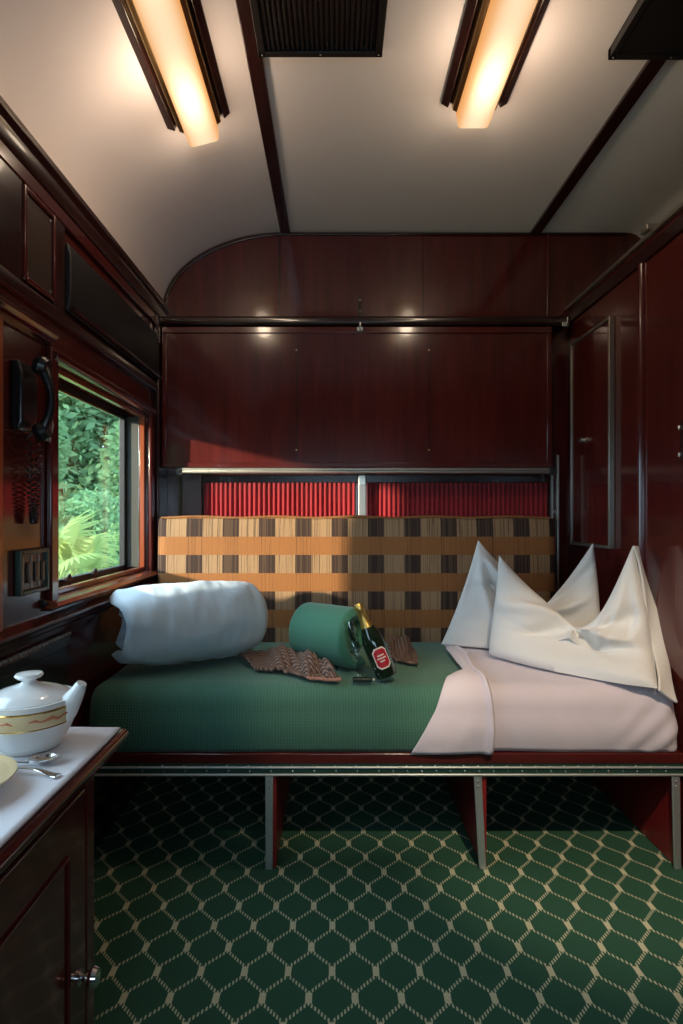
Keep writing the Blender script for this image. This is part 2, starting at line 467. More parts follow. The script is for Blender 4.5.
# ------------------------------------------------------------------ ceiling fittings
def ceiling_lamp(x, y0, y1, label, pz=0.):
    z = ceil_z(x); tilt = 0.
    if x < -.24:
        u = (x + .24) / .59; tilt = math.atan((ZC - ZS) / .59 * (-u) / math.sqrt(1 - u * u))
    L = y1 - y0
    t = thing('ceiling_light', label, 'ceiling light', (x, (y0 + y1) / 2, z + .004), 'long lamps on the ceiling', (0, -tilt, 0))
    h = L / 2
    b = MB()
    b.prism([(-.105, .012), (-.110, -.012), (-.086, -.026), (-.078, -.012), (.078, -.012), (.086, -.026), (.110, -.012), (.105, .012)], 'y', -h, h)
    local(b.build('base', 'dark_mahogany_y', bevel=.003), t)
    b = MB().prism([(-.076, -.010), (-.072, -.034), (-.060, -.040), (.060, -.040), (.072, -.034), (.076, -.010)], 'y', -h + .008, h - .002)
    local(b.build('trim', 'brass', bevel=.002), t)
    b = MB()
    pr = [(-.058, -.032)]
    for i in range(7):
        a = math.pi / 2 * i / 6; pr.append((-.052 + .014 - .014 * math.cos(a), -.072 - .014 * math.sin(a)))
    pr2 = [(-a_, b_) for a_, b_ in reversed(pr)]
    b.prism(pr + pr2, 'y', -h + .03, h + .012)
    local(b.build('diffuser', 'opal_glow', bevel=.004), t)
    return t
ceiling_lamp(-.462, 1.06, 1.99, 'warm glowing opal lamp tilted on the curved side of the ceiling above the window')
ceiling_lamp(.458, 1.02, 1.945, 'warm glowing opal lamp level on the flat ceiling right of the slatted vent')

def vent(x0, x1, y0, y1, label, slats):
    t = thing('ceiling_vent', label, 'vent', ((x0 + x1) / 2, (y0 + y1) / 2, ZC - .018), 'black vents on the ceiling')
    lx, ly = (x1 - x0) / 2, (y1 - y0) / 2
    b = MB(); z0, z1 = -.012, .018
    b.box(-lx, lx, -ly, -ly + .02, z0, z1); b.box(-lx, lx, ly - .02, ly, z0, z1)
    b.box(-lx, -lx + .02, -ly, ly, z0, z1); b.box(lx - .02, lx, -ly, ly, z0, z1)
    b.box(-lx, lx, -ly, ly, .010, .018)
    local(b.build('frame', 'black_metal', bevel=.002), t)
    if slats:
        b = MB()
        k = int((2 * lx - .05) / .014)
        for i in range(k):
            xx_ = -lx + .028 + i * .014
            b.box(xx_, xx_ + .007, -ly + .02, ly - .02, -.006, .010)
        local(b.build('grille', 'black_metal', bevel=.001), t)
    else:
        local(MB().box(-lx + .02, lx - .02, -ly + .02, ly - .02, -.010, .010).build('cover', 'black_metal', bevel=.003), t)
    b = MB()
    for sx in (-1, 0, 1):
        for sy in (-1, 1): local(MB().blob((sx * (lx - .011), sy * (ly - .010), -.012), (.003, .003, .002), 8).build('screw', 'grey_metal'), t)
    if slats: local(MB().blob((-.0, .06, -.010), (.006, .01, .006)).build('catch', 'chrome'), t)
vent(-.222, .137, 1.20, 1.720, 'black slatted vent in the middle of the ceiling between the two lamps', True)
vent(.800, 1.16, 1.20, 1.730, 'plain black vent cover on the ceiling over the right dark strip', False)

# ------------------------------------------------------------------ window wall fittings
t = thing('wall_panel', 'greyish brown plate framed high on the left wall above the telephone', 'wall panel', (XL + .006, 1.635, 1.76))
MB().box(XL + .003, XL + .010, 1.565, 1.708, 1.772, 1.992).build('plate', 'panel_plate', t, bevel=.002)
b = MB()
for a in (1.547, 1.709): b.box(XL + .001, XL + .018, a, a + .014, 1.755, 2.008)
for a in (1.755, 1.994): b.box(XL + .001, XL + .018, 1.561, 1.709, a, a + .014)
b.build('frame', 'mahogany', t, bevel=.004)
b = MB()
for a in (1.572, 1.700):
    for c in (1.780, 1.984): MB().blob((XL + .010, a, c), (.003, .004, .004), 8).build('screw', 'grey_metal', t)

t = thing('roller_blind', 'black rolled blind box in the recess above the window', 'blind', (XL + .01, 2.27, 1.76))
MB().prism([(XL + .001, 1.762), (XL + .016, 1.762), (XL + .024, 1.80), (XL + .024, 1.93), (XL + .014, 1.97), (XL + .001, 1.97)], 'y', 1.80, 2.73).build('housing', 'rubber', t, bevel=.004)
MB().tube([(XL + .026, 1.81, 1.770), (XL + .026, 2.72, 1.770)], .007, 12).build('bottom_bar', 'dark_mahogany_y', t)

t = thing('telephone', 'black telephone handset hung on the wall beside the window with coiled cord', 'telephone', (XL, 1.63, 1.34))
MB().prism([(XL + .001, 1.355), (XL + .022, 1.355), (XL + .032, 1.375), (XL + .032, 1.50), (XL + .022, 1.535), (XL + .001, 1.535)], 'y', 1.505, 1.585).build('cradle', 'black_plastic', t, bevel=.006)
hs = []
hr = []
for i in range(15):
    a = i / 14
    hs.append((XL + .052 + .030 * math.sin(math.pi * a), 1.557, 1.345 + .195 * a)); hr.append(.0125 + .004 * math.cos(2 * math.pi * a))
b = MB().tube(hs, hr, 14)
b.lathe([(.001, -.012), (.024, -.012), (.027, .004), (.020, .018), (.001, .020)], Matrix.Translation((XL + .055, 1.557, 1.355)) @ Matrix.Rotation(R(70), 4, 'Y'), 20)
b.lathe([(.001, -.012), (.024, -.012), (.027, .004), (.020, .018), (.001, .020)], Matrix.Translation((XL + .055, 1.557, 1.530)) @ Matrix.Rotation(R(110), 4, 'Y'), 20)
b.build('handset', 'black_plastic', t)
b = MB().tube([(XL + .03, 1.598, 1.36), (XL + .055, 1.602, 1.335), (XL + .062, 1.606, 1.38), (XL + .05, 1.608, 1.44)], .003, 8)
b.build('hook_wire', 'steel', t)
pts = []
for i in range(900):
    a = i / 899
    zz = 1.36 - .245 * math.sin(math.pi * a) ** .8
    yy = 1.56 + .055 * a
    pts.append((XL + .020 + .0075 * math.cos(a * 260), yy + .0075 * math.sin(a * 260), zz))
MB().tube(pts, .0024, 6).build('coiled_cord', 'black_plastic', t)

t = thing('switch_panel', 'small switch plate in a dark green frame below the telephone', 'switch', (XL, 1.60, .93))
y0, y1, z0, z1 = 1.525, 1.680, .925, 1.045
b = MB()
for a in (y0, y1 - .012): b.box(XL + .001, XL + .018, a, a + .012, z0, z1)
for a in (z0, z1 - .012): b.box(XL + .001, XL + .018, y0 + .012, y1 - .012, a, a + .012)
b.build('frame', 'green_enamel', t, bevel=.003)
MB().box(XL + .001, XL + .008, y0 + .010, y1 - .010, z0 + .010, z1 - .010).build('plate', 'switch_face', t)
for yy in (1.575, 1.615, 1.650):
    MB().box(XL + .008, XL + .016, yy - .008, yy + .008, .955, 1.010).build('rocker', 'panel_plate', t, bevel=.003)
b = MB()
for yy in (1.552, 1.595, 1.634): b.box(XL + .008, XL + .011, yy - .003, yy + .003, .940, 1.028)
b.build('divider', 'grey_metal', t, bevel=.001)
t = thing('wall_button', 'small round black button on the wall under the switch plate', 'button', (XL, 1.672, .886))
MB().lathe([(.012, .0), (.012, .006), (.010, .008), (.0001, .008)], Matrix.Translation((XL + .001, 1.668, .886)) @ Matrix.Rotation(R(90), 4, 'Y'), 20).build('collar', 'black_metal', t)
MB().blob((XL + .012, 1.668, .886), (.008, .007, .007)).build('push_button', 'black_plastic', t)

# ------------------------------------------------------------------ folded upper berth, rail, curtains
t = thing('upper_berth', 'folded-up mahogany upper berth panel on the wall over the plaid backrest', 'berth', (.1, 2.79, 1.357))
bx0, bx1, by, bz0, bz1 = -.803, 1.005, 2.742, 1.360, 2.012
MB().box(bx0, bx1, by, YB - .001, bz0, bz1).build('panel', 'mahogany', t, bevel=.004)
b = MB()
b.box(bx0, bx1, by - .008, by, bz0, bz0 + .022); b.box(bx0, bx0 + .022, by - .008, by, bz0 + .022, bz1 - .03)
b.box(bx1 - .022, bx1, by - .008, by, bz0 + .022, bz1 - .03); b.box(bx0, bx1, by - .008, by, bz1 - .03, bz1)
b.build('frame', 'mahogany_x', t, bevel=.003)
for px in (296.5, 429):
    xx_ = (px - CX) / F * by; MB().box(xx_ - .0015, xx_ + .0015, by - .002, by, bz0 + .022, bz1 - .03).build('seam', 'dark_mahogany', t)
for px in (296.5, 429):
    for py in (350, 450):
        p_ = at(px, py, by - .002)
        MB().lathe([(.004, 0), (.004, .002), (.002, .004), (.0001, .004)], Matrix.Translation(p_) @ Matrix.Rotation(R(90), 4, 'X'), 12).build('screw', 'brass', t)

t = thing('guard_rail', 'long pale metal rail under the upper berth', 'rail', (.13, 2.72, 1.33))
b = MB().prism([(2.735, 1.328), (2.712, 1.328), (2.704, 1.333), (2.704, 1.339), (2.708, 1.342), (2.704, 1.345), (2.704, 1.352), (2.712, 1.357), (2.735, 1.357)], 'x', -.70, .985)
b.build('bar', 'alloy', t, bevel=.0015)
for x0 in (-.728, .985):
    MB().box(x0, x0 + .026, 2.706, 2.738, 1.322, 1.356).blob((x0 + .013, 2.704, 1.34), (.006, .004, .006)).build('bracket', 'black_metal', t, bevel=.004)

b = thing('upright_post', 'pale metal upright between the two red curtains', 'post', (.125, 2.755, 1.0))
MB().box(.108, .146, 2.757, 2.775, .3745, 1.3275).build('bar', 'alloy', b, bevel=.004)
MB().box(.112, .142, 2.752, 2.757, 1.28, 1.32).build('fixing_plate', 'steel', b, bevel=.001)
b = thing('end_post', 'slim pale metal upright at the right end of the plaid backrest', 'post', (1.05, 2.775, 1.0))
MB().box(1.040, 1.052, 2.765, 2.785, .3745, 1.42).build('bar', 'alloy', b, bevel=.003)
MB().box(1.018, 1.024, 2.765, 2.785, .3745, 1.35).build('side_bar', 'grey_metal', b, bevel=.002)
MB().box(1.018, 1.052, 2.766, 2.784, 1.15, 1.16).build('tie', 'grey_metal', b, bevel=.001)

def curtain(x0, x1, label):
    nf = int((x1 - x0) / .022)
    def fn(u, v):
        x_ = x0 + (x1 - x0) * u
        return Vector((x_, 2.812 + 0.0065 * math.sin(2 * math.pi * nf * u + .6 * math.sin(9 * u)) + .003 * math.sin(31 * u), .62 + (1.292 - .62) * v))
    o = MB().grid(fn, nf * 8, 4).build('curtain', 'red_curtain', solid=.002)
    tag(o, label, 'curtain', 'red pleated curtains behind the backrest')
curtain(-.622, .098, 'red pleated curtain showing above the sunlit left half of the backrest')
curtain(.156, 1.012, 'dark red pleated curtain showing above the shaded right half of the backrest')
trim(MB().box(-.73, -.632, 2.80, YB, .60, 1.355), 'back_panel')
trim(MB().box(-.73, 1.015, 2.826, YB, 1.292, 1.356), 'dark_mahogany')

def hook(p_, label):
    t = thing('coat_hook', label, 'hook', p_, 'small metal hooks on the panelling')
    local(MB().box(-.014, .014, -.006, .0, -.012, .008).build('plate', 'chrome', bevel=.002), t)
    local(MB().tube([(0, -.006, .0), (0, -.022, -.002), (0, -.032, .008), (0, -.030, .020)], [.005, .005, .004, .004], 10).build('hook', 'chrome'), t)
    local(MB().tube([(0, -.006, -.006), (0, -.016, -.012), (0, -.020, -.004)], [.004, .004, .003], 10).build('lower_hook', 'chrome'), t)
hook(at(360, 329, 2.728), 'small metal hook on the middle of the dark ledge over the berth')
hook(at(565, 324, 2.728), 'small metal hook at the right end of the dark ledge over the berth')
t = thing('hanging_strap', 'short dark strap hanging down the middle of the upper back wall', 'strap', at(360, 300, 2.83))
MB().box(.112, .124, 2.828, 2.836, 2.068, 2.19).build('strap', 'black_metal', t, bevel=.001)
MB().blob(at(360, 300, 2.828), (.006, .004, .006)).build('stud', 'brass', t)
MB().blob(at(360, 311, 2.828), (.004, .003, .004)).build('stud', 'brass', t)

# wall cupboard on the right partition
t = thing('wall_cupboard', 'mahogany cupboard door with pale metal edging on the right wall', 'cupboard', (XR, 2.555, 1.0))
cy0, cy1, cz0, cz1 = 2.36, 2.752, 1.002, 1.935
d = MB().box(XR - .018, XR - .001, cy0 + .012, cy1 - .012, cz0 + .012, cz1 - .012).build('door', 'mahogany', t, bevel=.003)
b = MB()
for a in (cy0, cy1 - .012): b.box(XR - .024, XR - .001, a, a + .012, cz0, cz1)
for a in (cz0, cz1 - .012): b.box(XR - .024, XR - .001, cy0 + .012, cy1 - .012, a, a + .012)
b.build('edging', 'alloy', t, bevel=.002)
p_ = Vector((XR - .018, 2.60, 1.134 + 76 / F * 2.60))
MB().lathe([(.018, 0), (.018, .004), (.008, .006), (.007, .014), (.013, .020), (.013, .024), (.0001, .027)], Matrix.Translation(p_) @ Matrix.Rotation(R(-90), 4, 'Y'), 24).build('latch', 'chrome', t)
t = thing('door_latch', 'small chrome latch on the right wall near the edge of view', 'latch', (XR, 1.905, 1.33))
MB().box(XR - .004, XR - .0005, 1.89, 1.91, 1.31, 1.44).build('plate', 'dark_mahogany', t, bevel=.001)
for zz in (1.42, 1.332): MB().blob((XR - .008, 1.905, zz), (.006, .007, .008)).build('knob', 'chrome', t)

# ------------------------------------------------------------------ bench
MZ0, MZ1 = .3770, .565
t = thing('bench', 'mahogany berth bench on flat steel legs carrying the mattress', 'bench', (.14, 2.35, 0))
MB().box(XL + .004, XR - .004, 1.905, 2.795, .335, .374).build('platform', 'mahogany_x', t, bevel=.003)
MB().box(XL + .004, XR - .004, 1.886, 1.905, .341, .3745).build('front_rail', 'mahogany_x', t, bevel=.004)
hb = MB().box(XL + .03, XR - .004, 1.890, 1.905, .304, .340).build('piano_hinge', 'green_enamel', t, bevel=.001)
b = MB()
for zz, rr in ((.329, .0038), (.3055, .0042)): b.tube([(XL + .03, 1.888, zz), (XR - .004, 1.888, zz)], rr, 10)
b.build('hinge_pin', 'steel', t)
x_ = XL + .07
while x_ < XR - .02:
    MB().blob((x_, 1.8895, .3345), (.0032, .002, .0026), 8).build('rivet', 'chrome', t); MB().blob((x_ + .004, 1.8895, .317), (.0036, .0022, .0036), 8).build('rivet', 'chrome', t)
    x_ += .069 if x_ < .1 else .046
for lx, tilt in ((-.211, 0), (.457, .016), (1.092, .006)):
    b = MB(); w = .013
    b.prism([(lx - w, .304), (lx + w, .304), (lx + tilt + w * .9, .001), (lx + tilt - w * .9, .001)], 'y', 1.888, 1.896)
    lg = b.build('leg', 'steel', t, bevel=.003)
    b = MB()
    for zz in (.285, .268): b.blob((lx, 1.887, zz), (.004, .002, .004), 8)
    b.build('bolt', 'grey_metal', lg)
for lx in (-.205, .472, 1.098):
    MB().box(lx, lx + .016, 1.90, 2.79, .002, .333).build('divider_board', 'red_board', t, bevel=.002)

# mattress and its covers
def mat_surf(x, u, off, x0, x1, r=.055, bulge=.012):
    """u 0 back of the top .. 1 bottom of the front; ends rounded"""
    d = min(x - x0, x1 - x)
    e = 0
    if d < r: e = r - math.sqrt(max(0, r * r - (r - d) ** 2))
    yf = 1.912 + e * .9; zt = MZ1 - e * .75; yb = 2.592
    L1 = yb - (yf + r); L2 = math.pi / 2 * r; L3 = (zt - r) - MZ0
    s_ = u * (L1 + L2 + L3)
    if s_ < L1: y, z, ny, nz = yb - s_, zt, 0, 1
    elif s_ < L1 + L2:
        a = (s_ - L1) / r; y = yf + r - r * math.sin(a); z = zt - r + r * math.cos(a); ny, nz = -math.sin(a), math.cos(a)
    else:
        k = (s_ - L1 - L2) / L3
        y = yf - bulge * math.sin(math.pi * k); z = zt - r - (s_ - L1 - L2); ny, nz = -1, 0
    z += .004 * fbm((x * 3, y * 3, 1), 1)
    return Vector((x, y + ny * off, max(MZ0, z + nz * off)))
mx0, mx1 = -.80, 1.098
mm = MB().grid(lambda a, b_: mat_surf(mx0 + (mx1 - mx0) * a, b_, 0, mx0, mx1), 90, 40)
mm.grid(lambda a, b_: Vector((mx0 + (mx1 - mx0) * a, mat_surf(mx0 + (mx1 - mx0) * a, 1, 0, mx0, mx1).y * (1 - b_) + 2.592 * b_, MZ0)), 90, 2)
for xe in (mx0, mx1):
    mm.grid(lambda a, b_: (lambda p_: Vector((xe, p_.y, MZ0 + (p_.z - MZ0) * b_)))(mat_surf(xe, a, 0, mx0, mx1)), 40, 3)
mm.grid(lambda a, b_: Vector((mx0 + (mx1 - mx0) * a, 2.592, MZ0 + (mat_surf(mx0 + (mx1 - mx0) * a, 0, 0, mx0, mx1).z - MZ0) * b_)), 90, 3)
o = mm.build('mattress', 'sheet_cotton', weld=True)
tag(o, 'long mattress lying on the bench under the green and white covers', 'mattress')

GX0, GX1 = -.808, .475
def green(a, b_):
    x = GX0 + (GX1 - GX0) * a
    p_ = mat_surf(x, b_, .006 + .004 * (1 + noise.noise(Vector((x * 4, b_ * 5, 3)))), GX0, 3)
    if a == 0: p_.z = max(MZ0 + .004, p_.z - .12 * (1 - b_ * .6))
    return p_
o = MB().grid(green, 100, 60, True).build('bedspread', 'bedspread', solid=.004, off=1)
tag(o, 'green ribbed bedspread tucked over the left two thirds of the mattress', 'bedspread')

SX0, SX1 = .470, 1.106
def sheet(a, b_):
    x = SX0 + (SX1 - SX0) * a
    w = max(0, (x - .86) / .24)
    fold = .006 * w * max(0, b_ - .55) / .45 * (1 + math.sin((x * 1.0 + b_ * .9) * 70))
    return mat_surf(x, b_, .013 + .004 * fbm((x * 5, b_ * 3, 8), 1) + fold, -3, SX1 + .004)
o = MB().grid(sheet, 90, 60, True).build('bed_sheet', 'sheet_cotton', solid=.003, off=1)
tag(o, 'smooth pinkish white bed sheet covering the right end of the mattress', 'sheet')
def flap(a, b_):
    xl = .455 - .01 * b_
    if b_ > .55: xl = .447 - .205 * ((b_ - .55) / .45) ** .8
    xr = .492 + .010 * math.sin(b_ * 9)
    x = xl + (xr - xl) * a
    lift = .028 + .010 * math.sin(a * 3.0) + .012 * math.exp(-((a - .97) / .05) ** 2) + .004 * fbm((x * 9, b_ * 5, 2), 1)
    return mat_surf(x, (.22 + b_ * .778), lift, -3, 3)
o = MB().grid(flap, 40, 60, True).build('turned_back_sheet', 'sheet_cotton', solid=.006, off=1)
tag(o, 'flap of white sheet turned back over the edge of the green bedspread', 'sheet')

# back cushion
cx0, cx1 = -.792, .985
def cush(a, b_):
    x = cx0 + (cx1 - cx0) * a
    d = min(x - cx0, cx1 - x); r = .05
    e = 0 if d > r else r - math.sqrt(max(0, r * r - (r - d) ** 2))
    hf, th = .758, .15
    ang = 2 * math.pi * b_
    # rounded rectangle in y, z
    c_, s_ = math.cos(ang), math.sin(ang)
    k = .18
    y = math.copysign(abs(c_) ** k, c_) * (th / 2 - e * .9); z = math.copysign(abs(s_) ** k, s_) * (hf / 2 - e * .25)
    puff = .012 * math.cos(min(1, abs(z) / (hf / 2)) * math.pi / 2)
    if c_ < 0: y -= puff
    z += .003 * math.sin(x * 18) * (1 if s_ > 0 else 0)
    return Vector((x, 2.676 + y, .7555 + z))
o = MB().grid(cush, 110, 96)
e0 = len(o.v)
o.f.append(tuple(range(0, 97)));  o.f.append(tuple(reversed(range(110 * 97, 111 * 97))))
t = thing('back_cushion', 'orange and brown plaid upholstered backrest cushion along the back wall', 'cushion', (.085, 2.68, .59))
o.build('cushion', 'plaid', t, weld=True)
MB().tube([(cx0 + .03, 2.601, 1.128)] + [(cx0 + .03 + (cx1 - cx0 - .06) * i / 60, 2.607, 1.1275 + .003 * math.sin((cx0 + .03 + (cx1 - cx0 - .06) * i / 60) * 18)) for i in range(61)], .0045, 8).build('piping', 'plaid', t)

# ------------------------------------------------------------------ rolls
def spiral_roll(mb, c0, c1, r, turns, th, rag, seed, squash=.94, nl=48, core=.012, ends=(1, 1), crump=0., recess=.03, endrag=0.):
    """sheet of thickness th rolled round the axis c0-c1"""
    c0, c1 = Vector(c0), Vector(c1); ax = (c1 - c0); L = ax.length; ax.normalize()
    sd = ax.cross(Vector((0, 0, 1))).normalized()
    if sd.y > 0: sd = -sd
    n_ = int(turns * 44)
    def shell(inner):
        kk = 1 if not inner else -1
        def fn(u, v):
            a = 2 * math.pi * turns * v
            rr = r - (r - core) * (1 - v) - (th * .86 if inner else 0)
            rr = max(rr, .004)
            w = fbm((u * 3 + seed, math.cos(a) * 1.1, math.sin(a) * 1.1), 1.3)
            en = min(u, 1 - u) * L
            e = -.45 * th * max(0, 1 - en / .028) ** 2 * kk
            e += crump * (max(0, 1 - 2 * u) ** 1.5 + .35 * max(0, 2 * u - 1) ** 3) * (.9 * math.sin(a * 5 + 3 * fbm((u * 2, a * .5, seed), 1)) + .6 * noise.noise(Vector((a * 1.7, u * 4, seed))))
            e += crump * .35 * fbm((u * 9 + a * .3, a * 1.1, seed + 4), 1)
            es = ends[0] if u < .5 else ends[1]
            rr2 = max(.003, rr * (1 + rag * w) + e) * (1 - (1 - es) * abs(2 * u - 1) ** 3)
            along = L * u
            if u < .5: along += ((1 - 2 * u) ** 2) * (recess * (1 - v) * 1.3 + endrag * noise.noise(Vector((a * .55 + seed, 4.3, 1.2))) + endrag * .4 * math.sin(a * 2.3))
            else: along -= recess * .6 * (1 - v) * (2 * u - 1) ** 2
            return c0 + ax * along + (sd * math.cos(seed - a) + Vector((0, 0, 1)) * math.sin(seed - a) * squash) * rr2
        return fn
    fo, fi = shell(False), shell(True)
    mb.grid(fo, nl, n_); mb.grid(fi, nl, n_, True)
    for ue in (0, 1):
        mb.grid(lambda a, b_: fo(ue, b_) * (1 - a) + fi(ue, b_) * a, 4, n_, ue == 1)
    for ve in (0, 1):
        mb.grid(lambda a, b_: fo(a, ve) * (1 - b_) + fi(a, ve) * b_, nl, 2, ve == 1)
    return mb
t = thing('rolled_duvet', 'pale blue rolled-up duvet lying on the left end of the green bedspread', 'duvet', (-.52, 2.26, .58))
spiral_roll(MB(), (-.790, 2.070, .752), (-.310, 2.365, .752), .168, 2.6, .056, .05, 2.02, squash=.985, ends=(.84, .80), crump=.011, recess=.07, endrag=.035, nl=90).build('roll', 'duvet_cotton', t, weld=True, angle=70)

t = thing('rolled_blanket', 'green rolled-up woollen blanket on the bedspread behind the bottle', 'blanket', (-.02, 2.2, .58))
spiral_roll(MB(), (.100, 2.105, .708), (-.120, 2.285, .708), .124, 2.1, .052, .012, -1.12, squash=1.0, recess=.05, nl=70).build('roll', 'roll_wool', t, weld=True, angle=70)

# scarf
def patch(P, nu=50, nv=40, disp=None):
    G = [[at(*p_) for p_ in row] for row in P]
    def fn(u, v):
        q = catmull([catmull(row, u) for row in G], v)
        if disp: q = disp(q, u, v)
        return q
    return fn
scP = [[(240, 660, 2.26), (266, 652, 2.26), (294, 653, 2.15), (314, 659, 2.06), (326, 664, 2.02)],
       [(247, 667, 2.17), (272, 661, 2.16), (298, 661, 2.08), (318, 668, 2.01), (333, 675, 1.98)],
       [(256, 677, 2.07), (280, 677, 2.05), (304, 685, 1.98), (322, 688, 1.955), (340, 688, 1.95)]]
def sd_(q, u, v):
    rid = math.sin(2 * math.pi * (u * 3.2 + v * .5)) * .022 * (.45 + .55 * v) + .005 * math.sin(2 * math.pi * u * 11)
    q = q + Vector((0, -.2, 1)) * (rid + .010)
    q.z = max(q.z, .597); return q
t = thing('knitted_scarf', 'brown cable-knit scarf bunched on the bedspread in front of the green roll', 'scarf', (-.15, 2.1, .58))
MB().grid(patch(scP, disp=sd_), 70, 44, True).build('knit', 'brown_knit', t, solid=.012, off=0, angle=80)
b = MB()
fnS = patch(scP, disp=sd_)
for i in range(14):
    q = fnS(.55 + .45 * i / 13, .99); b.blob(q + Vector((0, -.006, -.002)), (.006, .006, .006), 8)
b.build('fringe', 'fringe_pink', t)
scR = [[(388, 642, 2.36), (398, 636, 2.40), (408, 640, 2.40), (414, 650, 2.36)],
       [(390, 654, 2.28), (400, 650, 2.28), (410, 653, 2.27), (417, 661, 2.22)],
       [(395, 664, 2.20), (402, 664, 2.18), (410, 667, 2.16), (418, 668, 2.14)]]
def sr_(q, u, v):
    q = q + Vector((0, 0, 1)) * (.010 * math.sin(2 * math.pi * (u * 2 + v)) + .004 * math.sin(u * 60)); q.z = max(q.z, .597); return q
MB().grid(patch(scR, disp=sr_), 40, 36, True).build('loose_end', 'brown_knit', t, solid=.010, off=0, angle=80)

# bottle and glass
def axis_mat(p0, p1):
    d = (p1 - p0).normalized(); return Matrix.Translation(p0) @ d.to_track_quat('Z', 'Y').to_matrix().to_4x4()
p0 = Vector((.176, 1.985, .594)); p1 = Vector((.076, 2.005, .838)); BM = axis_mat(p0, p1)
t = thing('bottle', 'dark green bottle with gold foil neck leaning against the green roll', 'bottle', p0)
MB().lathe([(.001, .006), (.024, .002), (.036, .004), (.038, .012), (.038, .118), (.034, .145), (.022, .178), (.0155, .200), (.0135, .235), (.0135, .250), (.001, .250)], BM, 40).build('glass_body', 'bottle_glass', t)
MB().lathe([(.0225, .178), (.0165, .200), (.0148, .232), (.0165, .236), (.0165, .252), (.013, .262), (.0001, .263)], BM, 32).build('foil', 'foil', t)
def lab(w, h, rad, zc, a0, cut):
    mb_ = MB(); pts_ = [(-w, -h + cut), (-w + cut, -h), (w - cut, -h), (w, -h + cut), (w, h - cut), (w - cut, h), (-w + cut, h), (-w, h - cut)]
    ring = []
    def P_(a_, b_): return BM @ Vector((rad * math.cos(a0 + a_ / rad), rad * math.sin(a0 + a_ / rad), zc + b_))
    N = 20
    def fn(u, v):
        b_ = -h + 2 * h * v; lim = w - max(0, cut - (h - abs(b_)))
        return P_((2 * u - 1) * lim, b_)
    mb_.grid(fn, N, 24); return mb_
# the label faces the viewer
inv = BM.inverted(); eye = inv @ Vector((0.10, 0, .9)); a0 = math.atan2(eye.y, eye.x) + .15
w_ = lab(.026, .036, .0386, .070, a0, .012).build('label_border', 'label_white', t)
r_ = lab(.022, .031, .0390, .070, a0, .010).build('label', 'label_red', t)
b = MB()
for k, (wd, zz) in enumerate(((.012, .080), (.016, .070), (.009, .060))):
    def fn(u, v): 
        a_ = (2 * u - 1) * wd; return BM @ Vector((.0394 * math.cos(a0 + a_ / .0394), .0394 * math.sin(a0 + a_ / .0394), zz - .0022 + .0044 * v + .0012 * math.sin(u * 40)))
    b.grid(fn, 16, 1)
b.build('label_script', 'label_white', r_)
p0 = Vector((.084, 1.974, .593)); p1 = Vector((.042, 1.984, .793)); GM = axis_mat(p0, p1)
t = thing('champagne_flute', 'clear stemmed champagne glass leaning beside the bottle', 'glass', p0)
MB().lathe([(.0001, .001), (.026, .001), (.027, .003), (.010, .006), (.0045, .012)], GM, 32).build('foot', 'clear_glass', t)
MB().lathe([(.0045, .012), (.0036, .030), (.0036, .058), (.006, .066)], GM, 20).build('stem', 'clear_glass', t)
MB().lathe([(.006, .066), (.015, .078), (.021, .100), (.0235, .130), (.0225, .165), (.020, .192), (.0188, .192), (.0210, .165), (.0220, .130), (.0195, .100), (.013, .080), (.0001, .074)], GM, 36).build('bowl', 'clear_glass', t)
t = thing('small_case', 'small dark oblong object lying on the bedspread in front of the bottle', 'case', at(363, 684, 1.95))
q = at(363, 684, 1.955); q.z = .585
MB().box(q.x - .034, q.x + .030, q.y - .012, q.y + .012, q.z, q.z + .014).build('body', 'dark_case', t, bevel=.004)
MB().box(q.x + .030, q.x + .040, q.y - .006, q.y + .006, q.z + .003, q.z + .011).build('end_cap', 'steel', t, bevel=.002)

# ------------------------------------------------------------------ pillows
def pillow(P, th, label, seed, creases, border=None):
    G = [[at(*p_) for p_ in row] for row in reversed(P)]       # rows from bottom to top
    def mid(u, v): return catmull([catmull(row, u) for row in G], v)
    def nrm(u, v):
        e = .01
        du = mid(min(1, u + e), v) - mid(max(0, u - e), v); dv = mid(u, min(1, v + e)) - mid(u, max(0, v - e))
        n_ = du.cross(dv); return n_.normalized() if n_.length > 1e-9 else Vector((0, -1, 0))
    def surf(sgn):
        def fn(u, v):
            k = max(0, (1 - abs(2 * u - 1) ** 2.6) * (1 - abs(2 * v - 1) ** 2.6)) ** .55
            q = mid(u, v); n_ = nrm(u, v)
            if n_.y > 0: n_ = -n_
            d = th * k
            for (cu, cv, ang, ln, amp, wd) in creases:
                a = (u - cu) * math.cos(ang) + (v - cv) * math.sin(ang); b_ = -(u - cu) * math.sin(ang) + (v - cv) * math.cos(ang)
                if 0 < a < ln: d += 1.9 * amp * math.sin(math.pi * a / ln) ** 2 * math.exp(-(b_ / wd) ** 2) * k
            d += .010 * fbm((u * 4 + seed, v * 4, seed), 1) * k
            q = q + n_ * d * sgn; q.z = max(q.z, .590); return q
        return fn
    t = thing('pillow', label, 'pillow', mid(.5, 0), 'white pillows propped at the right end of the bed')
    mb = MB().grid(surf(1), 60, 50).grid(surf(-1), 60, 50, True)
    mb.build('pillowcase', 'pillow_cotton', t, weld=True, angle=80)
    if border:
        g = [[at(*p_) for p_ in row] for row in border]
        def fb(u, v):
            q = catmull([catmull(g[0], v), catmull(g[1], v)], u); return q + Vector((.003, -.006, 0)) * math.sin(u * 3.1 + v * 9)
        MB().grid(fb, 10, 40).build('hem_border', 'pillow_cotton', t, solid=.008, off=0)
